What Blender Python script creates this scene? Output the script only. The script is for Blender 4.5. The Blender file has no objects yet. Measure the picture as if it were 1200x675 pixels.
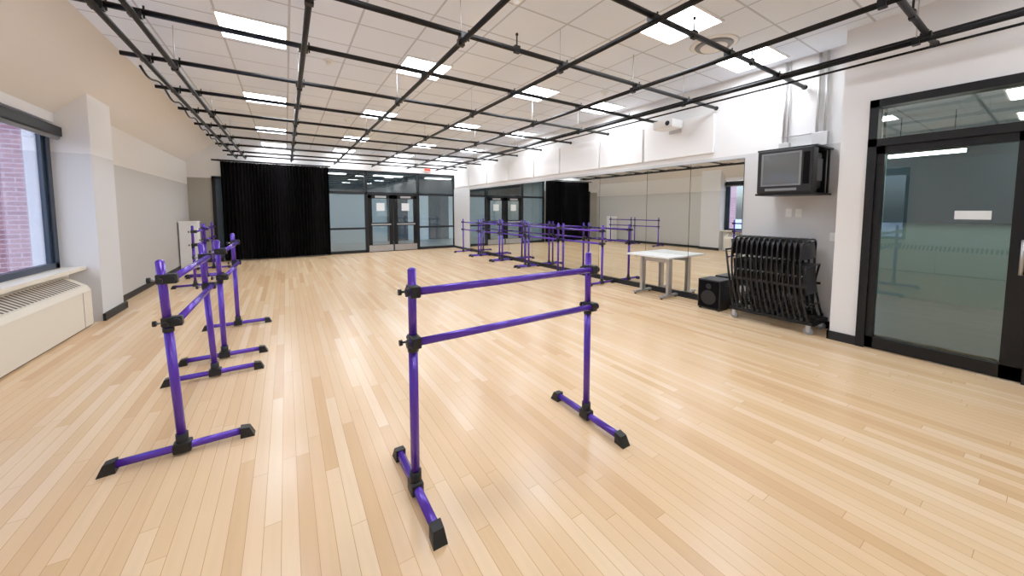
import bpy, bmesh, math, random
from mathutils import Vector, Matrix
random.seed(4)
sc = bpy.context.scene
COL = sc.collection

# ------------------------------------------------------------------ materials
def new_mat(name):
    m = bpy.data.materials.new(name); m.use_nodes = True
    nt = m.node_tree; b = nt.nodes['Principled BSDF']
    return m, nt, b
def lin(c):
    return tuple(((v/255)/12.92 if v/255 <= .04045 else ((v/255+.055)/1.055)**2.4) for v in c)
def pmat(name, rgb, rough=.5, metal=0., var=.06, scale=6., bump=0., spec=.5):
    m, nt, b = new_mat(name)
    c = lin(rgb)
    n = nt.nodes.new('ShaderNodeTexNoise'); n.inputs['Scale'].default_value = scale; n.inputs['Detail'].default_value = 3
    tc = nt.nodes.new('ShaderNodeTexCoord'); nt.links.new(tc.outputs['Object'], n.inputs['Vector'])
    mx = nt.nodes.new('ShaderNodeMix'); mx.data_type = 'RGBA'
    mx.inputs[6].default_value = tuple(v*(1-var) for v in c)+(1,)
    mx.inputs[7].default_value = tuple(min(1, v*(1+var)) for v in c)+(1,)
    nt.links.new(n.outputs['Fac'], mx.inputs[0]); nt.links.new(mx.outputs[2], b.inputs['Base Color'])
    b.inputs['Roughness'].default_value = rough; b.inputs['Metallic'].default_value = metal
    b.inputs['Specular IOR Level'].default_value = spec
    if bump:
        bp = nt.nodes.new('ShaderNodeBump'); bp.inputs['Strength'].default_value = bump; bp.inputs['Distance'].default_value = .005
        nt.links.new(n.outputs['Fac'], bp.inputs['Height']); nt.links.new(bp.outputs[0], b.inputs['Normal'])
    return m
def two_tone(name, low, high, zsplit, rough=.7):
    m, nt, b = new_mat(name)
    g = nt.nodes.new('ShaderNodeNewGeometry'); s = nt.nodes.new('ShaderNodeSeparateXYZ')
    nt.links.new(g.outputs['Position'], s.inputs[0])
    t = nt.nodes.new('ShaderNodeMath'); t.operation = 'GREATER_THAN'; t.inputs[1].default_value = zsplit
    nt.links.new(s.outputs['Z'], t.inputs[0])
    mx = nt.nodes.new('ShaderNodeMix'); mx.data_type = 'RGBA'
    mx.inputs[6].default_value = lin(low)+(1,); mx.inputs[7].default_value = lin(high)+(1,)
    nt.links.new(t.outputs[0], mx.inputs[0]); nt.links.new(mx.outputs[2], b.inputs['Base Color'])
    b.inputs['Roughness'].default_value = rough
    return m
def emit(name, rgb, s):
    m = bpy.data.materials.new(name); m.use_nodes = True; nt = m.node_tree; nt.nodes.clear()
    e = nt.nodes.new('ShaderNodeEmission'); o = nt.nodes.new('ShaderNodeOutputMaterial')
    e.inputs[0].default_value = lin(rgb)+(1,); e.inputs[1].default_value = s
    nt.links.new(e.outputs[0], o.inputs[0]); return m
def glass(name, tint=(235, 245, 245), refl=.08, k=.6):
    m = bpy.data.materials.new(name); m.use_nodes = True; nt = m.node_tree; nt.nodes.clear()
    t = nt.nodes.new('ShaderNodeBsdfTransparent'); t.inputs[0].default_value = lin(tint)+(1,)
    g = nt.nodes.new('ShaderNodeBsdfGlossy'); g.inputs['Roughness'].default_value = .01
    f = nt.nodes.new('ShaderNodeLayerWeight'); f.inputs[0].default_value = .35
    ad = nt.nodes.new('ShaderNodeMath'); ad.operation = 'MULTIPLY_ADD'; ad.inputs[1].default_value = k; ad.inputs[2].default_value = refl
    ad.use_clamp = True
    mx = nt.nodes.new('ShaderNodeMixShader'); o = nt.nodes.new('ShaderNodeOutputMaterial')
    nt.links.new(f.outputs['Fresnel'], ad.inputs[0]); nt.links.new(ad.outputs[0], mx.inputs[0])
    nt.links.new(t.outputs[0], mx.inputs[1]); nt.links.new(g.outputs[0], mx.inputs[2]); nt.links.new(mx.outputs[0], o.inputs[0])
    return m
def plank_floor():
    m, nt, b = new_mat('maple_planks')
    RH = .07
    def math_n(op, a, v=None, c=None):
        n = nt.nodes.new('ShaderNodeMath'); n.operation = op
        nt.links.new(a, n.inputs[0])
        if v is not None:
            if not isinstance(v, (int, float)): nt.links.new(v, n.inputs[1])
            else: n.inputs[1].default_value = v
        return n.outputs[0]
    g = nt.nodes.new('ShaderNodeTexCoord'); sp = nt.nodes.new('ShaderNodeSeparateXYZ'); nt.links.new(g.outputs['Object'], sp.inputs[0])
    row = math_n('FLOOR', math_n('DIVIDE', sp.outputs['X'], RH))
    wn = nt.nodes.new('ShaderNodeTexWhiteNoise'); wn.noise_dimensions = '1D'; nt.links.new(row, wn.inputs['W'])
    sh = math_n('MULTIPLY', wn.outputs['Value'], 9.7)
    yy = math_n('ADD', sp.outputs['Y'], sh)
    cb = nt.nodes.new('ShaderNodeCombineXYZ'); nt.links.new(yy, cb.inputs[0]); nt.links.new(sp.outputs['X'], cb.inputs[1])
    br = nt.nodes.new('ShaderNodeTexBrick'); nt.links.new(cb.outputs[0], br.inputs['Vector'])
    br.inputs['Scale'].default_value = 1; br.inputs['Brick Width'].default_value = 1.35; br.inputs['Row Height'].default_value = RH
    br.inputs['Mortar Size'].default_value = .0014; br.inputs['Mortar Smooth'].default_value = .3
    br.offset = 0; br.offset_frequency = 2
    br.inputs['Color1'].default_value = (0, 0, 0, 1); br.inputs['Color2'].default_value = (1, 1, 1, 1); br.inputs['Mortar'].default_value = (.5, .5, .5, 1)
    cr = nt.nodes.new('ShaderNodeValToRGB'); e = cr.color_ramp.elements
    e[0].position = 0; e[0].color = lin((213, 171, 124))+(1,); e[1].position = 1; e[1].color = lin((235, 205, 165))+(1,)
    x = e.new(.22); x.color = lin((224, 186, 141))+(1,)
    x = e.new(.7); x.color = lin((229, 194, 150))+(1,)
    nt.links.new(br.outputs['Color'], cr.inputs[0])
    mp2 = nt.nodes.new('ShaderNodeMapping'); mp2.inputs['Scale'].default_value = (26, 1.6, 1)
    nt.links.new(g.outputs['Object'], mp2.inputs[0])
    n = nt.nodes.new('ShaderNodeTexNoise'); n.inputs['Scale'].default_value = 1.4; n.inputs['Detail'].default_value = 5
    nt.links.new(mp2.outputs[0], n.inputs['Vector'])
    gr = nt.nodes.new('ShaderNodeMapRange'); gr.inputs[3].default_value = .92; gr.inputs[4].default_value = 1.06
    nt.links.new(n.outputs['Fac'], gr.inputs[0])
    m1 = nt.nodes.new('ShaderNodeMix'); m1.data_type = 'RGBA'; m1.blend_type = 'MULTIPLY'; m1.inputs[0].default_value = 1
    nt.links.new(cr.outputs[0], m1.inputs[6]); nt.links.new(gr.outputs[0], m1.inputs[7])
    m2 = nt.nodes.new('ShaderNodeMix'); m2.data_type = 'RGBA'
    nt.links.new(br.outputs['Fac'], m2.inputs[0]); nt.links.new(m1.outputs[2], m2.inputs[6]); m2.inputs[7].default_value = lin((186, 140, 94))+(1,)
    nt.links.new(m2.outputs[2], b.inputs['Base Color'])
    b.inputs['Roughness'].default_value = .24; b.inputs['Specular IOR Level'].default_value = .35
    return m
def tile_ceiling():
    m, nt, b = new_mat('ceiling_tiles')
    g = nt.nodes.new('ShaderNodeTexCoord'); mp = nt.nodes.new('ShaderNodeMapping')
    mp.inputs['Location'].default_value = (.53, .0, 0)
    nt.links.new(g.outputs['Object'], mp.inputs[0])
    br = nt.nodes.new('ShaderNodeTexBrick'); nt.links.new(mp.outputs[0], br.inputs['Vector'])
    br.offset = 0; br.inputs['Scale'].default_value = 1; br.inputs['Brick Width'].default_value = .63; br.inputs['Row Height'].default_value = .6
    br.inputs['Mortar Size'].default_value = .011; br.inputs['Mortar Smooth'].default_value = .1
    br.inputs['Color1'].default_value = lin((230, 239, 254))+(1,); br.inputs['Color2'].default_value = lin((235, 243, 255))+(1,)
    br.inputs['Mortar'].default_value = lin((190, 195, 208))+(1,)
    nt.links.new(br.outputs['Color'], b.inputs['Base Color']); b.inputs['Roughness'].default_value = .9
    return m
def brick_ext():
    m, nt, b = new_mat('brick_exterior')
    g = nt.nodes.new('ShaderNodeTexCoord'); mp = nt.nodes.new('ShaderNodeMapping'); mp.inputs['Rotation'].default_value = (math.radians(-90), 0, 0)
    nt.links.new(g.outputs['Object'], mp.inputs[0])
    br = nt.nodes.new('ShaderNodeTexBrick'); nt.links.new(mp.outputs[0], br.inputs['Vector'])
    br.inputs['Scale'].default_value = 1; br.inputs['Brick Width'].default_value = .3; br.inputs['Row Height'].default_value = .1
    br.inputs['Mortar Size'].default_value = .009
    br.inputs['Color1'].default_value = lin((138, 98, 104))+(1,); br.inputs['Color2'].default_value = lin((160, 118, 122))+(1,)
    br.inputs['Mortar'].default_value = lin((186, 168, 174))+(1,)
    nt.links.new(br.outputs['Color'], b.inputs['Base Color']); b.inputs['Roughness'].default_value = .9
    return m

M = dict(
 floor=plank_floor(), ceil=tile_ceiling(), brick=brick_ext(),
 white=pmat('white_paint', (233, 232, 232), .7, var=.015),
 soff=pmat('soffit_paint', (224, 218, 211), .8, var=.015),
 left=two_tone('left_wall_paint', (187, 183, 177), (226, 221, 214), 2.25),
 pier=two_tone('pier_paint', (211, 211, 212), (234, 233, 232), 2.25),
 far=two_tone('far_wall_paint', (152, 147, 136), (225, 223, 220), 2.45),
 right=two_tone('right_wall_paint', (203, 202, 202), (230, 229, 228), 2.34),
 panel=pmat('acoustic_panel_fabric', (232, 230, 228), .9, var=.02, scale=40, bump=.2),
 base=pmat('black_rubber_base', (26, 26, 28), .5, spec=.3),
 black=pmat('black_metal', (12, 12, 13), .45, spec=.25),
 pipe=pmat('black_pipe', (14, 12, 13), .45, spec=.2),
 frame=pmat('dark_aluminium', (26, 28, 32), .45, .1, spec=.3),
 bluefr=pmat('window_frame_blue', (24, 42, 62), .4, .1),
 purple=pmat('purple_anodised', (80, 42, 168), .22, .3, var=.04),
 plastic=pmat('black_plastic', (16, 17, 19), .5, spec=.35),
 cloth=pmat('black_velour', (9, 8, 10), .95, var=.3, scale=20, spec=.1),
 cream=pmat('cream_enamel', (233, 225, 208), .45, var=.01),
 grille=pmat('grille_dark', (84, 77, 70), .5),
 steel=pmat('brushed_steel', (176, 176, 178), .35, .8),
 galv=pmat('galvanised_conduit', (190, 188, 186), .4, .5),
 table=pmat('table_laminate', (238, 238, 236), .35, var=.01),
 seat=pmat('folding_chair_enamel', (9, 9, 11), .3, var=.1, spec=.4),
 vinyl=pmat('folding_chair_vinyl', (26, 26, 29), .5, var=.1, spec=.35),
 screen=pmat('crt_screen', (92, 96, 98), .12),
 grey=pmat('grey_plastic', (120, 122, 124), .4),
 wplas=pmat('white_plastic', (236, 235, 232), .4, var=.01),
 paper=pmat('paper', (230, 235, 238), .8, var=.01),
 carpet=pmat('grey_carpet', (112, 114, 114), 1, var=.25, scale=60),
 teal=pmat('teal_grey_paint', (142, 160, 154), .8, var=.03),
 dteal=pmat('dark_blue_panel', (46, 62, 74), .7, var=.05),
 foyer=pmat('foyer_wall_paint', (190, 202, 212), .8, var=.03),
 ftile=pmat('foyer_floor', (150, 152, 152), .3, var=.05),
 snow=pmat('snow_ground', (235, 238, 245), .9, var=.03),
 bark=pmat('bark', (86, 76, 70), .9, var=.2),
 red=emit('exit_red', (255, 60, 40), 2.5),
 lamp=emit('lamp_diffuser', (240, 246, 255), 22),
 lamp2=emit('foyer_lamp', (250, 250, 255), 10),
 lamp3=emit('office_lamp', (255, 250, 240), 18),
 glass=glass('clear_glass', refl=.06), gdoor=glass('door_glass', (214, 228, 228), .05, .3), tglass=glass('transom_glass', (240, 246, 244), .12, .6), wglass=glass('window_glass', (228, 238, 255), .05),
)
mm, nt, b = new_mat('mirror_silver'); b.inputs['Metallic'].default_value = 1; b.inputs['Roughness'].default_value = 0.0
b.inputs['Base Color'].default_value = (.74, .76, .73, 1); M['mirror'] = mm

# ------------------------------------------------------------------ mesh builder
class B:
    """collects geometry into one mesh"""
    def __init__(s): s.bm = bmesh.new(); s.mats = []
    def mi(s, m):
        if m not in s.mats: s.mats.append(m)
        return s.mats.index(m)
    def box(s, x0, x1, y0, y1, z0, z1, m, bevel=0, rot=None, piv=None):
        r = bmesh.ops.create_cube(s.bm, size=1)
        vs = r['verts']
        for v in vs:
            v.co = Vector(((x0+x1)/2+v.co.x*(x1-x0), (y0+y1)/2+v.co.y*(y1-y0), (z0+z1)/2+v.co.z*(z1-z0)))
        fs = set(f for v in vs for f in v.link_faces)
        i = s.mi(m)
        for f in fs: f.material_index = i
        if bevel:
            es = list(set(e for v in vs for e in v.link_edges))
            rr = bmesh.ops.bevel(s.bm, geom=es, offset=bevel, segments=2, affect='EDGES', profile=.5)
            vs = list(set(rr['verts']) | set(v for v in vs if v.is_valid))
            for f in rr['faces']: f.material_index = i
        if rot is not None:
            p = Vector(piv if piv else ((x0+x1)/2, (y0+y1)/2, (z0+z1)/2))
            for v in set(v for v in vs if v.is_valid): v.co = p + rot @ (v.co-p)
        return s
    def cyl(s, p, q, r, m, seg=14, r2=None, caps=True):
        p, q = Vector(p), Vector(q); d = q-p
        R = d.to_track_quat('Z', 'Y').to_matrix().to_4x4(); R.translation = (p+q)/2
        o = bmesh.ops.create_cone(s.bm, cap_ends=caps, segments=seg, radius1=r, radius2=r if r2 is None else r2, depth=d.length, matrix=R)
        i = s.mi(m)
        for f in set(f for v in o['verts'] for f in v.link_faces):
            f.material_index = i
            if len(f.verts) == 4: f.smooth = True
        return s
    def sph(s, c, r, m, seg=12, sc=(1, 1, 1)):
        o = bmesh.ops.create_uvsphere(s.bm, u_segments=seg, v_segments=seg//2+1, radius=r, matrix=Matrix.Translation(c) @ Matrix.Diagonal((*sc, 1)))
        i = s.mi(m)
        for f in set(f for v in o['verts'] for f in v.link_faces): f.material_index = i; f.smooth = True
        return s
    def tube(s, pts, r, m, seg=8, closed=False):
        pts = [Vector(p) for p in pts]; n = len(pts); rings = []
        for k in range(n):
            if closed: t = pts[(k+1) % n]-pts[k-1]
            else: t = pts[min(k+1, n-1)]-pts[max(k-1, 0)]
            t.normalize(); up = Vector((0, 1, 0)) if abs(t.y) < .9 else Vector((1, 0, 0))
            a = t.cross(up).normalized(); c = t.cross(a)
            rings.append([s.bm.verts.new(pts[k]+a*r*math.cos(2*math.pi*j/seg)+c*r*math.sin(2*math.pi*j/seg)) for j in range(seg)])
        i = s.mi(m)
        for k in range(n if closed else n-1):
            A, Bq = rings[k], rings[(k+1) % n]
            for j in range(seg):
                f = s.bm.faces.new((A[j], A[(j+1) % seg], Bq[(j+1) % seg], Bq[j])); f.material_index = i; f.smooth = True
        if not closed:
            for rg in (rings[0], rings[-1]):
                f = s.bm.faces.new(rg); f.material_index = i
        return s
    def poly(s, vs, faces, m, smooth=False):
        v = [s.bm.verts.new(c) for c in vs]; i = s.mi(m)
        for f in faces:
            q = s.bm.faces.new([v[k] for k in f]); q.material_index = i; q.smooth = smooth
        return s
    def done(s, name, parent=None, loc=(0, 0, 0), rotz=0):
        bmesh.ops.recalc_face_normals(s.bm, faces=s.bm.faces)
        me = bpy.data.meshes.new(name); s.bm.to_mesh(me); s.bm.free()
        for m in s.mats: me.materials.append(m)
        o = bpy.data.objects.new(name, me); COL.objects.link(o)
        o.location = loc; o.rotation_euler[2] = rotz
        if parent: o.parent = parent
        return o
def empty(name, loc=(0, 0, 0), rotz=0):
    o = bpy.data.objects.new(name, None); COL.objects.link(o); o.location = loc; o.rotation_euler[2] = rotz
    o.empty_display_size = .2; return o
def wall(name, x0, x1, y0, y1, z0, z1, m): return B().box(x0, x1, y0, y1, z0, z1, m).done(name)

XL, XP, XW = -2.32, -2.15, -2.47      # left wall, pier face, window plane
XM, XD = 5.80, 5.33                   # mirror wall, door wall
YF, YB = 13.4, -3.0
ZC = 3.5

# ------------------------------------------------------------------ room shell
wall('floor', -2.75, 6.0, YB-.1, YF+.1, -.12, 0, M['floor'])
wall('ceiling', -2.9, 6.0, YB-.1, YF+.1, ZC, ZC+.1, M['ceil'])
# left wall
wall('wall_left', XL-.4, XL, 7.72, YF+.1, 0, ZC, M['left'])
wall('wall_left_pier', XW-.25, XP, 7.0, 7.72, 0, ZC, M['pier'])
WY0 = 2.15
wall('wall_left_below_window', XW-.2, XW+.04, YB, 7.0, 0, .72, M['white'])
wall('wall_left_above_window', XW-.2, XW+.02, YB, 7.0, 2.62, ZC, M['white'])
wall('wall_left_rear', XW-.2, XW+.02, YB, WY0, .72, 2.62, M['white'])
wall('trim_window_sill', XW-.02, XP-.12, WY0, 7.0, .72, .765, M['cream'])
# sloped soffit
B().poly([(XW-.1, YB, 2.62), (-1.68, YB, ZC), (-1.68, YF, ZC), (XW-.1, YF, 2.62), (XW-.1, YB, ZC), (XW-.1, YF, ZC)],
         [(0, 1, 2, 3), (0, 4, 1), (3, 2, 5), (0, 3, 5, 4), (4, 5, 2, 1)], M['soff']).done('wall_left_soffit')
# far wall
wall('wall_far_west', -2.75, 1.16, YF, YF+.15, 0, ZC, M['far'])
wall('wall_far_header', 1.16, XM+.2, YF, YF+.15, 2.93, ZC, M['far'])
# right wall
wall('wall_right', XM, XM+.2, 1.3, YF+.1, 0, ZC, M['right'])
wall('wall_right_far_nib', XM-.03, XM, 12.0, YF, 0, 2.36, M['right'])
b = B()
b.box(XD, XD+.3, 1.19, 1.42, 0, ZC, M['white']); b.box(XD+.3, XM+.2, 1.22, 1.42, 0, ZC, M['white'])
b.box(XD, XD+.16, YB, 1.19, 2.66, ZC, M['white']); b.box(XD, XD+.16, YB, -1.05, 0, 2.66, M['white'])
b.done('wall_right_entry')
wall('wall_back', -2.9, 6.0, YB-.2, YB, 0, ZC, M['white'])
# baseboards
b = B(); b.box(XP, XP+.03, 6.98, 7.75, 0, .1, M['base']); b.box(XL, XL+.02, 7.72, YF, 0, .1, M['base']); b.box(XL, XP+.03, 7.72, 7.78, 0, .1, M['base']); b.done('baseboard_left')
b = B(); b.box(XL, -1.6, YF-.02, YF, 0, .1, M['base']); b.done('baseboard_far')
b = B(); b.box(XM-.035, XM, 1.42, YF, 0, .09, M['base']); b.box(XD-.02, XD, 1.19, 1.44, 0, .1, M['base']); b.box(XD-.02, XM, 1.42, 1.44, 0, .1, M['base'])
b.box(XD-.02, XD, YB, -1.05, 0, .1, M['base']); b.done('baseboard_right')

# ------------------------------------------------------------------ left window
b = B(); fx0, fx1 = XW-.1, XW-.02
y0, y1, z0, z1 = WY0, 6.98, .765, 2.6
for (a, c, d, e) in [(y0, y1, z0, z0+.07), (y0, y1, z1-.07, z1), (y0, y0+.07, z0, z1), (y1-.09, y1, z0, z1), (4.55, 4.63, z0, z1)]:
    b.box(fx0, fx1, a, c, d, e, M['bluefr'])
b.box(fx0+.02, fx1-.02, y1-.15, y1-.09, z0+.07, z1-.07, M['bluefr'])
b.box(fx0+.035, fx0+.042, y0, y1, z0, z1, M['wglass'])
b.done('window_1')
b = B(); b.box(XW, XW+.1, WY0+.02, 6.96, 2.44, 2.56, M['black'], .01); b.cyl((XW+.05, WY0+.02, 2.43), (XW+.05, 6.96, 2.43), .03, M['grey']); b.done('roller_blind')
wall('exterior_brick_building', -14, -4.15, 12.0, 12.5, -3, 10, M['brick'])
wall('exterior_ground', -60, -2.8, -30, 60, -.3, -.1, M['snow'])
def tree(x, y, h, sd):
    rnd = random.Random(sd); b = B()
    def br(p, d, L, r, lv):
        q = p+d*L; b.cyl(p, q, r, M['bark'], 6, r2=r*.62, caps=False)
        if lv == 0: return
        for k in range(4):
            nd = (d+Vector((rnd.uniform(-.8, .8), rnd.uniform(-.8, .8), rnd.uniform(-.1, .6)))).normalized()
            br(p+d*L*rnd.uniform(.6, 1), nd, L*.66, r*.55, lv-1)
    br(Vector((0, 0, 0)), Vector((0, 0, 1)), h*.38, h*.022, 4)
    b.done('bare_tree', loc=(x, y, -.1))
tree(-22, 4, 9, 1); tree(-26, -3, 11, 2); tree(-18, 9, 8, 3)

# radiator cover
b = B(); ry0, ry1 = 0.4, 6.83
xf = -2.19; xb = XW+.06
prof = [(xb, .02), (xf, .02), (xf, .47), (xf-.03, .53), (xb, .66)]
vs = [(x, ry0, z) for x, z in prof]+[(x, ry1, z) for x, z in prof]
n = 5
b.poly(vs, [tuple(range(n)), tuple(range(n, 2*n))]+[(i, (i+1) % n, (i+1) % n+n, i+n) for i in range(n)], M['cream'])
y = ry0+.08
while y < ry1-.12:
    t0, t1 = .1, .9
    xa, za = (xf-.03)+(xb-xf+.03)*t0, .53+.13*t0
    xc, zc = (xf-.03)+(xb-xf+.03)*t1, .53+.13*t1
    w = .034
    b.poly([(xa, y, za+.003), (xa, y+w, za+.003), (xc, y+w, zc+.003), (xc, y, zc+.003)], [(0, 1, 2, 3)], M['grille'])
    y += .066
for yy in (1.6, 3.2, 4.9, 6.6): b.box(xf-.001, xf+.002, yy, yy+.006, .02, .47, M['grille'])
b.box(xb, xf-.02, ry0, ry1, 0, .03, M['base'])
b.done('radiator_cover')

# ------------------------------------------------------------------ far storefront
b = B(); fy0, fy1 = YF+.02, YF+.12
def mull(x0, x1, z0, z1): b.box(x0, x1, fy0, fy1, z0, z1, M['frame'])
XS = [1.18, 2.42, 4.30, XM]
for x in XS: mull(x-.045, x+.045, 0, 2.93)
mull(1.18, XM, 2.86, 2.93); mull(1.18, XM, 2.08, 2.17); mull(1.18, 2.42, 0, .1); mull(4.3, XM, 0, .1)
mull(1.18, 2.42, .84, .91); mull(4.3, XM, .84, .91)
b.box(1.18, XM, YF+.06, YF+.07, 2.1, 2.9, M['glass']); b.box(1.18, 2.42, YF+.06, YF+.07, .1, 2.1, M['glass']); b.box(4.3, XM, YF+.06, YF+.07, .1, 2.1, M['glass'])
b.done('window_2')
for k, (x0, x1) in enumerate([(2.47, 3.35), (3.37, 4.25)]):
    b = B(); s = .14
    b.box(x0, x0+s, fy0, fy1-.04, .01, 2.08, M['black']); b.box(x1-s, x1, fy0, fy1-.04, .01, 2.08, M['black'])
    b.box(x0, x1, fy0, fy1-.04, 1.94, 2.08, M['black']); b.box(x0, x1, fy0, fy1-.04, .01, .26, M['black']); b.box(x0+.02, x1-.02, fy0-.006, fy0, .03, .25, M['steel'])
    b.box(x0+s, x1-s, fy0, fy1-.04, .95, 1.07, M['black']); b.box(x0+.1, x1-.1, fy0-.07, fy0-.04, .98, 1.03, M['steel'], .008)
    b.box(x0+s, x1-s, YF+.05, YF+.056, .26, 1.96, M['glass'])
    b.box(x0+.3, x1-.3, YF+.044, YF+.048, 1.5, 1.78, M['paper'])
    b.box(x0+.25, x1-.25, fy0-.03, fy0, 1.97, 2.04, M['steel'])
    b.done('door_%d' % (k+1))
# foyer beyond
b = B(); b.box(-.5, 9, YF+.16, 19, -.12, 0, M['ftile']); b.done('floor_foyer')
b = B(); b.box(-.5, 9, YF+.16, 19, 3.1, 3.2, M['dteal']); b.done('ceiling_foyer')
b = B(); b.box(-.5, 9, 18.0, 18.2, 0, 3.1, M['foyer']); b.box(-.6, -.5, YF+.16, 18, 0, 3.1, M['foyer']); b.box(9, 9.1, YF+.16, 18, 0, 3.1, M['foyer'])
b.box(-.5, 9, 17.94, 18, 2.3, 3.1, M['dteal']); b.box(4.2, 5.2, 17.94, 18, 0, 2.3, M['dteal'])
b.box(6.3, 7.4, 17.94, 18, .0, 2.3, M['dteal'])
b.done('wall_foyer')
for x in (1.6, 4.0, 6.4):
    for y in (14.8, 16.8):
        b = B(); b.box(x-.62, x+.62, y-.17, y+.17, 3.07, 3.098, M['lamp2']); b.box(x-.66, x+.66, y-.21, y+.21, 3.085, 3.1, M['wplas']); b.done('foyer_ceiling_light')
b = B(); b.box(4.5, 4.82, YF-.05, YF-.005, 3.0, 3.14, M['wplas'], .006); b.box(4.54, 4.78, YF-.056, YF-.05, 3.03, 3.11, M['red']); b.done('exit_sign')

# curtain
def curtain():
    b = B(); n = 520; x0, x1 = -1.55, 1.24; rows = [0.04, .4, 1.0, 1.7, 2.3, 2.75, 2.93]
    vs = []
    for r, z in enumerate(rows):
        for i in range(n+1):
            t = i/n; x = x0+(x1-x0)*t
            k = t*34
            p = k*2*math.pi+.7*math.sin(k*.9)+.25*math.sin(z*1.3+k)
            amp = (.045+.03*math.sin(k*.55+1))*(1 if z < 2.9 else .6)
            vs.append((x+.012*math.sin(p*2), YF-.16+amp*math.sin(p), z))
    f = [(r*(n+1)+i, r*(n+1)+i+1, (r+1)*(n+1)+i+1, (r+1)*(n+1)+i) for r in range(len(rows)-1) for i in range(n)]
    b.poly(vs, f, M['cloth'], True)
    b.cyl((-1.75, YF-.16, 2.96), (1.3, YF-.16, 2.96), .024, M['pipe'])
    for x in (-1.6, -.2, 1.2): b.box(x-.02, x+.02, YF-.16, YF, 2.95, 2.99, M['pipe'])
    return b.done('stage_curtain')
curtain()
b = B(); b.box(-1.78, -1.70, YF-.05, YF-.001, .1, 2.5, M['black']); b.box(-1.78, -1.3, YF-.05, YF-.001, 2.42, 2.5, M['black']); b.box(-1.70, -1.3, YF-.03, YF-.001, .1, 2.42, M['dteal']); b.done('door_3')

# white pedestal against left wall
b = B(); b.box(XL+.03, XL+.38, 12.0, 12.35, 0.0, 1.2, M['white'], .006); b.box(XL+.02, XL+.39, 11.99, 12.36, 1.2, 1.23, M['wplas']); b.done('display_pedestal')

# ------------------------------------------------------------------ mirrors
my = [2.62, 3.45, 4.3, 5.5, 6.75, 8.0, 9.25, 10.6, 12.0]
b = B()
for a, c in zip(my[:-1], my[1:]): b.box(XM-.014, XM-.004, a+.004, c-.004, .1, 2.28, M['mirror'])
b.box(XM-.018, XM-.001, my[0], my[-1], 2.28, 2.295, M['steel']); b.box(XM-.004, XM-.001, my[0], my[-1], .09, 2.28, M['base'])
b.done('wall_mirror')
py = [3.05, 4.38, 5.5, 6.82, 7.9, 9.2, 10.6, 12.0, 13.3]
for a, c in zip(py[:-1], py[1:]):
    B().box(XM-.05, XM-.001, a+.025, c-.025, 2.42, 3.04, M['panel'], .006).done('acoustic_panel')

# ------------------------------------------------------------------ ceiling lights
LX = [-.53, 1.40, 3.33, 4.95]; LY = [-.9, 2.06, 4.68, 7.52, 10.42, 12.7]
for x in LX:
    for y in LY:
        b = B(); w = .6
        b.box(x, x+w, y, y+min(w, 13.35-y), ZC-.012, ZC-.002, M['lamp'])
        for (a, c, d, e) in [(x-.02, x+w+.02, y-.02, y), (x-.02, x+w+.02, y+w, y+w+.02), (x-.02, x, y, y+w), (x+w, x+w+.02, y, y+w)]:
            b.box(a, c, d, e, ZC-.02, ZC-.001, M['wplas'])
        b.done('ceiling_light_panel')
b = B(); c0 = (4.42, 2.4)
for r, z in [(.24, 0), (.19, .02), (.14, .035), (.09, .05)]:
    b.cyl((c0[0], c0[1], ZC-.012-z), (c0[0], c0[1], ZC-.001-z*.5), r, M['wplas'] if z != .02 else M['grey'], 32, r2=r*1.1)
b.done('ceiling_air_diffuser')
for x, y in [(1.9, 2.9), (.55, 5.4), (4.6, 4.3), (1.2, 8.6)]:
    B().cyl((x, y, ZC-.02), (x, y, ZC-.001), .06, M['wplas'], 20).sph((x, y, ZC-.03), .035, M['wplas']).done('smoke_detector')

# ------------------------------------------------------------------ pipe grid
b = B(); PX = [-1.17, -.96, .2, 1.42, 2.61, 3.83, 4.94]; PY = [-1.5, -.4, .77, 1.92, 3.04, 4.1, 5.25, 6.4, 7.55, 8.7, 9.85, 11.0, 12.15, 13.0]
r = .024; zt = 3.05
for x in PX: b.cyl((x, -2.6, zt), (x, 13.25, zt), r, M['pipe'])
b.cyl((5.1, -2.6, 3.13), (5.1, 13.25, 3.13), r*.8, M['pipe']); b.cyl((5.04, -2.6, 3.0), (5.04, 13.2, 3.0), .012, M['pipe'])
for y in PY:
    xe = XM-.055 if y > 1.3 else XD-.01
    b.cyl((-1.36, y, zt+.05), (xe, y, zt+.05), r, M['pipe'])
    b.cyl((xe-.02, y, zt+.05), (xe, y, zt+.05), .032, M['pipe'])
    for x in PX:
        b.box(x-.04, x+.04, y-.035, y+.035, zt+.0, zt+.055, M['black'])
        b.cyl((x+.05, y, zt+.0), (x+.05, y, zt+.1), .008, M['black'], 6)
for x in PX[1:]:
    for y in PY[::2]:
        b.cyl((x, y+.06, zt), (x, y+.06, ZC), .005, M['galv'], 6); b.box(x-.03, x+.03, y+.035, y+.085, zt-.03, zt+.03, M['black'])
for x, y in [(3.2, 1.92), (4.3, 1.92), (4.4, .77), (2.0, 3.04)]:
    b.box(x-.03, x+.03, y-.02, y+.02, zt+.02, zt+.09, M['black']); b.cyl((x, y, zt+.05), (x, y, zt+.2), .008, M['black'], 6); b.sph((x, y, zt+.2), .016, M['black'], 8)
b.tube([(-1.3, 5.6+.1*k, 3.1-.04*math.sin(k*.6)) for k in range(60)], .012, M['pipe'], 6)
b.done('ceiling_pipe_grid')

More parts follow.
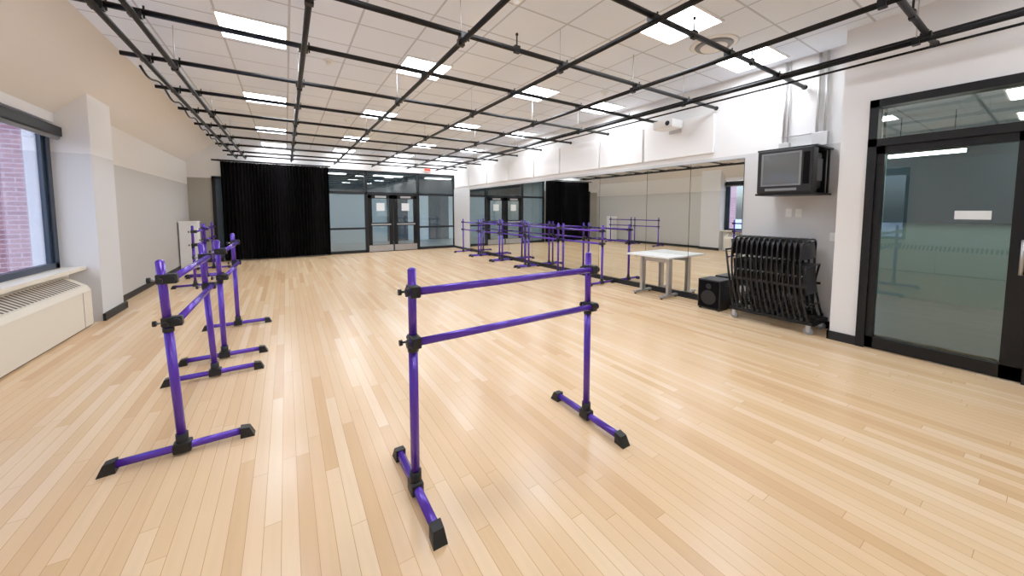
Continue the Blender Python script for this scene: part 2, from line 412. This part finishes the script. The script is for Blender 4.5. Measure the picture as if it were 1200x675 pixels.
# ------------------------------------------------------------------ ballet barres
def barre_parts(par, L, foot=.70, H=1.21, side=-1, lean=0.):
    """local: rail along X, feet along Y; lean = slack of the telescoping uprights"""
    def fin(p, name):
        if lean:
            for v in p.bm.verts:
                if v.co.z > .1: v.co.y += lean*(v.co.z-.1)
        return p.done(name, par)
    for k, x in enumerate((-L/2, L/2)):
        p = B()
        p.cyl((x, 0, .06), (x, 0, .80), .0235, M['purple'], 18); p.cyl((x, 0, .80), (x, 0, H-.01), .0215, M['purple'], 18); p.sph((x, 0, H-.012), .0215, M['purple'], 14, (1, 1, .7))
        p.cyl((x, 0, .775), (x, 0, .80), .028, M['plastic'], 16); p.cyl((x, 0, .05), (x, 0, .13), .031, M['plastic'], 16)
        fin(p, 'post_%d' % (k+1))
        f = B(); zc = .042
        f.cyl((x, -foot/2+.04, zc), (x, foot/2-.04, zc), .0225, M['purple'], 16)
        f.box(x-.033, x+.033, -.045, .045, .012, .078, M['plastic'], .01)
        for sg in (-1, 1):
            ya, yb = sg*(foot/2-.065), sg*foot/2
            vs = [(x-.028, ya, 0), (x+.028, ya, 0), (x+.028, ya, .07), (x-.028, ya, .07), (x-.034, yb+sg*.012, 0), (x+.034, yb+sg*.012, 0), (x+.026, yb-sg*.015, .062), (x-.026, yb-sg*.015, .062)]
            f.poly(vs, [(0, 1, 2, 3), (4, 5, 6, 7), (0, 1, 5, 4), (1, 2, 6, 5), (2, 3, 7, 6), (3, 0, 4, 7)], M['plastic'])
        f.done('foot_%d' % (k+1), par)
    for j, z in enumerate((1.095, .835)):
        q = B(); ry = side*.045
        q.cyl((-L/2-.03, ry, z), (L/2+.03, ry, z), .0205, M['purple'], 16)
        for x in (-L/2, L/2):
            q.box(x-.026, x+.026, min(ry, 0)-.026, max(ry, 0)+.026, z-.03, z+.03, M['plastic'], .008)
            s2 = 1 if x > 0 else -1
            q.cyl((x, -side*.02, z-.004), (x, -side*.055, z-.004), .007, M['steel'], 8)
            q.cyl((x, -side*.05, z-.004), (x, -side*.065, z-.004), .018, M['plastic'], 10)
            q.cyl((x+s2*.03, ry, z), (x+s2*.045, ry, z), .022, M['plastic'], 12)
            q.cyl((x+s2*.02, 0, z-.004), (x+s2*.06, 0, z-.004), .006, M['plastic'], 8); q.cyl((x+s2*.055, 0, z-.004), (x+s2*.07, 0, z-.004), .016, M['plastic'], 10)
        fin(q, 'rail_%d' % (j+1))
def barre(x, y, rot=0, L=1.22, side=-1, lean=0.):
    e = empty('ballet_barre', (x, y, 0), rot); barre_parts(e, L, side=side, lean=lean); return e
barre(1.15, 1.78, 0, 1.24)
R90 = math.radians(90)
barre(-.59, 3.47, R90, 1.20, lean=.045)
barre(-.575, 5.13, R90, 1.20, lean=.012)
for i, y in enumerate((5.62, 7.0, 8.36, 9.72, 11.1)): barre(5.38, y, R90, 1.2, side=1)
barre(-1.55, 9.75, R90, 1.2); barre(-1.62, 11.2, R90, 1.2)

# ------------------------------------------------------------------ table
b = B(); x0, x1, ya, yb = 5.25, 5.77, 3.45, 4.30
b.box(x0, x1, ya, yb, .705, .735, M['table'], .005)
for y in (ya+.16, yb-.16):
    b.box(5.46, 5.56, y-.025, y+.025, .06, .70, M['steel'], .004); b.box(5.28, 5.74, y-.03, y+.03, .025, .06, M['steel'], .006); b.box(5.31, 5.71, y-.025, y+.025, .68, .705, M['steel'])
    for x in (5.31, 5.71): b.cyl((x, y, 0), (x, y, .03), .02, M['plastic'], 10)
b.box(5.50, 5.52, ya+.16, yb-.16, .6, .66, M['steel'])
b.done('side_table')

# ------------------------------------------------------------------ speaker
b = B(); b.box(5.36, 5.72, 2.68, 3.02, .02, .46, M['plastic'], .012); b.box(5.352, 5.362, 2.70, 3.0, .04, .44, M['cloth'], .003)
for x in (5.39, 5.69):
    for y in (2.71, 2.99): b.cyl((x, y, 0), (x, y, .03), .018, M['plastic'], 8)
b.cyl((5.345, 2.85, .19), (5.358, 2.85, .19), .11, M['plastic'], 24); b.cyl((5.345, 2.85, .36), (5.358, 2.85, .36), .04, M['plastic'], 18)
b.box(5.46, 5.60, 2.672, 2.682, .34, .37, M['black'])
b.done('floor_speaker')

# ------------------------------------------------------------------ folding chair cart
cart = empty('folding_chair_cart', (0, 0, 0))
cx0, cx1, cy0, cy1 = 5.26, 5.70, 1.56, 2.48
b = B()
for x in (cx0, cx1): b.box(x-.02, x+.02, cy0, cy1, .12, .16, M['black'])
for y in (cy0, cy1, (cy0+cy1)/2): b.box(cx0, cx1, y-.02, y+.02, .12, .16, M['black'])
b.cyl((cx0+.05, cy1, .14), (cx0+.05, cy1+.12, .95), .014, M['black']); b.cyl((cx1-.05, cy1, .14), (cx1-.05, cy1+.12, .95), .014, M['black']); b.cyl((cx0+.05, cy1+.12, .95), (cx1-.05, cy1+.12, .95), .014, M['black'])
for x in (cx0+.02, cx1-.02):
    for y in (cy0+.04, cy1-.04):
        b.cyl((x-.014, y, .048), (x+.014, y, .048), .048, M['grey'], 18); b.cyl((x-.02, y, .048), (x+.02, y, .048), .018, M['steel'], 12)
        b.box(x-.022, x-.017, y-.02, y+.02, .04, .12, M['steel']); b.box(x+.017, x+.022, y-.02, y+.02, .04, .12, M['steel']); b.box(x-.03, x+.03, y-.03, y+.03, .11, .122, M['steel'])
b.done('cart_frame', cart)
def chair_mesh():
    """folded steel chair seen edge-on: bowed front hoop, crossing rear legs, hinged seat, curved back"""
    b = B(); W = .46; H = .98
    bow = lambda z: -.02+.045*math.sin(math.pi*min(1, z/H)**.9)
    zs = [H*.84*i/11 for i in range(12)]
    pts = [(-W/2, bow(z), z) for z in zs]
    for i in range(1, 12):
        a = math.pi*i/12; z = H*.84+H*.16*math.sin(a)**.6
        pts.append((-W/2*math.copysign(abs(math.cos(a))**.5, math.cos(a)), bow(z)-.012*math.sin(a), z))
    pts += [(W/2, bow(z), z) for z in reversed(zs)]
    b.tube(pts, .0135, M['seat'], 8)
    w2 = W/2-.03
    rl = lambda t: .055-.10*t+.03*math.sin(math.pi*t)
    pts = [(-w2, rl(i/8), .66*i/8) for i in range(9)]+[(w2, rl(1-i/8), .66-.66*i/8) for i in range(9)]
    b.tube(pts, .0115, M['seat'], 8)
    b.cyl((-w2, .045, .10), (w2, .045, .10), .009, M['seat'], 8)
    b.cyl((-W/2, -.002, .17), (W/2, -.002, .17), .009, M['seat'], 8)
    for sx in (-1, 1):   # hinge links and rubber feet
        b.box(sx*W/2-.006, sx*W/2+.006, -.03, .035, .40, .43, M['seat']); b.cyl((sx*(W/2+.004), .018, .54), (sx*(W/2-.04), .018, .54), .012, M['steel'], 8)
        b.cyl((sx*W/2, -.02, -.0), (sx*W/2, -.018, .03), .017, M['plastic'], 8)
    b.box(-w2+.014, w2-.014, -.006, .022, .30, .68, M['vinyl'], .01)
    n = 10; vs = []
    for i in range(n+1):
        x = -W/2+.01+(W-.02)*i/n; yy = .0-.03*math.sin(math.pi*i/n)
        for z in (.74, .95):
            vs.append((x, yy-.009, z)); vs.append((x, yy+.009, z))
    fs = []
    for i in range(n):
        o = i*4; fs += [(o, o+4, o+6, o+2), (o+1, o+3, o+7, o+5), (o, o+1, o+5, o+4), (o+2, o+6, o+7, o+3)]
    fs += [(0, 2, 3, 1), (n*4, n*4+1, n*4+3, n*4+2)]
    b.poly(vs, fs, M['vinyl'])
    return b
first = None
N = 14
for i in range(N):
    y = cy0+.06+(cy1-cy0-.14)*i/(N-1)
    if first is None:
        o = chair_mesh().done('folding_chair_1', cart); first = o
    else:
        o = bpy.data.objects.new('folding_chair_%d' % (i+1), first.data); COL.objects.link(o); o.parent = cart
    o.location = ((cx0+cx1)/2+random.uniform(-.01, .01), y, .164); o.rotation_euler = (math.radians(-6), 0, 0)

# ------------------------------------------------------------------ TV on bracket
b = B(); X0, X1, Y0, Y1, Z0, Z1 = 5.20, 5.68, 1.62, 2.20, 1.72, 2.26
b.box(X0, X0+.16, Y0, Y1, Z0, Z1, M['plastic'], .015)
b.box(X0+.15, X1-.05, Y0+.04, Y1-.04, Z0+.05, Z1-.04, M['plastic'], .03)
sy0, sy1, sz0, sz1 = Y0+.13, Y1-.07, Z0+.11, Z1-.06
n = 8; vs = []
for i in range(n+1):
    for j in range(n+1):
        u, v = i/n, j/n; bul = .016*(1-(2*u-1)**2)*(1-(2*v-1)**2)
        vs.append((X0-.003-bul, sy0+(sy1-sy0)*u, sz0+(sz1-sz0)*v))
b.poly(vs, [(i*(n+1)+j, (i+1)*(n+1)+j, (i+1)*(n+1)+j+1, i*(n+1)+j+1) for i in range(n) for j in range(n)], M['screen'], True)
b.box(X0-.006, X0, sy0-.02, sy1+.02, sz0-.02, sz0, M['grey']); b.box(X0-.006, X0, sy0-.02, sy1+.02, sz1, sz1+.02, M['grey'])
b.box(X0-.006, X0, sy0-.02, sy0, sz0, sz1, M['grey']); b.box(X0-.006, X0, sy1, sy1+.02, sz0, sz1, M['grey'])
b.box(X0-.004, X0, Y0+.03, Y0+.09, Z0+.1, Z1-.06, M['cloth']); b.box(X0-.004, X0, Y0+.15, Y1-.1, Z0+.03, Z0+.06, M['grey'])
for k in range(8): b.box(X0+.2+.03*k, X0+.212+.03*k, Y0+.036, Y0+.041, Z0+.15, Z1-.12, M['grey'])
b.box(X0+.02, XM-.02, Y0-.02, Y1+.02, Z0-.025, Z0, M['black']); b.box(X0+.04, XM-.02, Y0-.02, Y1+.02, Z1, Z1+.02, M['black'])
b.box(X1-.03, X1, Y0-.02, Y0, Z0, Z1, M['black']); b.box(X1-.03, X1, Y1, Y1+.02, Z0, Z1, M['black'])
b.box(XM-.03, XM-.001, Y0+.05, Y1-.05, Z0, Z1, M['black'])
b.done('wall_television')
# conduits and boxes
b = B()
b.cyl((XM-.03, 2.14, 2.34), (XM-.03, 2.14, ZC-.01), .014, M['galv']); b.cyl((XM-.03, 2.09, 2.34), (XM-.03, 2.09, ZC-.01), .01, M['galv'])
b.cyl((XM-.03, 1.78, 2.3), (XM-.03, 1.78, ZC-.01), .016, M['galv']); b.cyl((XM-.03, 1.70, 2.3), (XM-.03, 1.70, ZC-.01), .016, M['galv'])
b.box(XM-.06, XM-.002, 1.66, 1.82, 2.33, 2.5, M['galv'], .005); b.box(XM-.06, XM-.002, 2.06, 2.18, 2.3, 2.42, M['galv'], .005)
b.cyl((XM-.03, 1.7, 2.5), (XM-.03, 2.16, 2.5), .01, M['galv'])
b.done('electrical_conduit')
for y, z in [(2.04, 1.47), (1.93, 1.47), (1.56, 1.17)]:
    B().box(XM-.012, XM-.001, y-.035, y+.035, z-.055, z+.055, M['wplas'], .003).box(XM-.018, XM-.01, y-.012, y+.012, z-.02, z+.02, M['paper']).done('wall_switch_plate')
# projector on wall
b = B(); b.box(XM-.42, XM-.12, 3.55, 3.92, 2.88, 3.02, M['wplas'], .02); b.cyl((XM-.425, 3.64, 2.95), (XM-.41, 3.64, 2.95), .04, M['black'], 16)
b.box(XM-.14, XM-.051, 3.68, 3.78, 2.92, 2.98, M['galv']); b.box(XM-.065, XM-.051, 3.62, 3.84, 2.84, 3.03, M['galv']); b.done('wall_projector')

# ------------------------------------------------------------------ glazed entry at right
b = B(); F = M['black']; xa, xb2 = XD-.03, XD+.13
def fr(y0, y1, z0, z1): b.box(xa, xb2, y0, y1, z0, z1, F)
fr(1.12, 1.19, 0, 2.67); fr(-1.05, -.98, 0, 2.67); fr(-1.05, 1.19, 2.59, 2.67); fr(-1.05, 1.19, 2.18, 2.26); fr(.05, .13, 0, 2.25)
b.box(XD+.045, XD+.055, -1, 1.14, 2.25, 2.6, M['tglass'])
b.done('window_3')
b = B(); x2, x3 = XD+.0, XD+.06
b.box(x2, x3, 1.06, 1.12, .01, 2.18, F); b.box(x2, x3, .13, .25, .01, 2.18, F); b.box(x2, x3, .13, 1.12, 2.10, 2.18, F); b.box(x2, x3, .13, 1.12, .01, .13, F)
b.box(XD+.03, XD+.036, .24, 1.07, .12, 2.11, M['gdoor'])
b.box(XD+.022, XD+.026, .36, .57, 1.42, 1.5, M['paper'])
b.cyl((XD-.06, .18, .95), (XD-.06, .18, 1.25), .012, M['steel']); b.cyl((XD-.06, .18, .97), (XD, .18, .97), .009, M['steel']); b.cyl((XD-.06, .18, 1.23), (XD, .18, 1.23), .009, M['steel'])
b.done('door_4')
b = B(); b.box(x2, x3, -.98, -.9, .01, 2.18, F); b.box(x2, x3, -.03, .05, .01, 2.18, F); b.box(x2, x3, -.98, .05, 2.11, 2.18, F); b.box(x2, x3, -.98, .05, .01, .12, F)
b.box(XD+.03, XD+.036, -.9, -.03, .12, 2.11, M['gdoor']); b.done('door_5')
# office beyond
b = B(); b.box(XD+.16, 9.2, -2.4, 1.2, -.12, 0, M['carpet']); b.box(6.05, 9.2, 1.2, 3.4, -.12, 0, M['carpet']); b.done('floor_office')
b = B(); b.box(XD+.16, 9.2, -2.4, 1.2, 2.75, 2.85, M['ceil']); b.box(6.02, 9.2, 1.2, 3.4, 2.75, 2.85, M['ceil']); b.done('ceiling_office')
b = B(); b.box(9.0, 9.2, -2.4, 3.4, 0, 2.75, M['teal']); b.box(6.02, 9.0, 3.4, 3.5, 0, 2.75, M['teal']); b.box(XD+.16, 9, -2.5, -2.4, 0, 2.75, M['teal']); b.box(6.01, 6.03, 1.2, 3.4, 0, 2.75, M['teal'])
b.box(8.95, 9.0, -.4, 1.75, 1.3, 2.6, M['dteal']); b.done('wall_office')
b = B(); b.box(7.0, 7.06, .7, 1.36, 2.22, 2.26, M['lamp3']); b.box(6.99, 7.07, .68, 1.38, 2.26, 2.3, M['black'])  # glowing bar on cords, added for the bright streak in the door glass
for yy in (.8, 1.26): b.cyl((7.03, yy, 2.3), (7.03, yy, 2.75), .004, F, 6)
b.done('office_glow_strip')
for x, y in [(6.6, .1), (8.2, .1), (8.2, 2.2)]:
    b = B(); b.box(x-.3, x+.3, y-.3, y+.3, 2.735, 2.748, M['lamp3']); b.box(x-.32, x+.32, y-.32, y+.32, 2.742, 2.7495, M['wplas']); b.done('office_ceiling_light')

# ------------------------------------------------------------------ world
w = bpy.data.worlds.new('sky'); sc.world = w; w.use_nodes = True; nt = w.node_tree
bg = nt.nodes['Background']; sky = nt.nodes.new('ShaderNodeTexSky'); sky.sky_type = 'NISHITA'; sky.sun_elevation = math.radians(38); sky.sun_rotation = math.radians(200); sky.sun_disc = False
sky.dust_density = 3
nt.links.new(sky.outputs[0], bg.inputs[0]); bg.inputs[1].default_value = .6

# ------------------------------------------------------------------ camera
cam = bpy.data.cameras.new('camera'); co = bpy.data.objects.new('camera', cam); COL.objects.link(co)
co.location = (0, 0, 1.5); co.rotation_euler = (math.radians(90-3.8), 0, math.radians(-32.57))
cam.sensor_width = 36; cam.lens = 414/1200*36; cam.shift_y = -63/1200; cam.clip_start = .05
sc.camera = co
sc.view_settings.view_transform = 'Standard'
sc.view_settings.gamma = 1.17
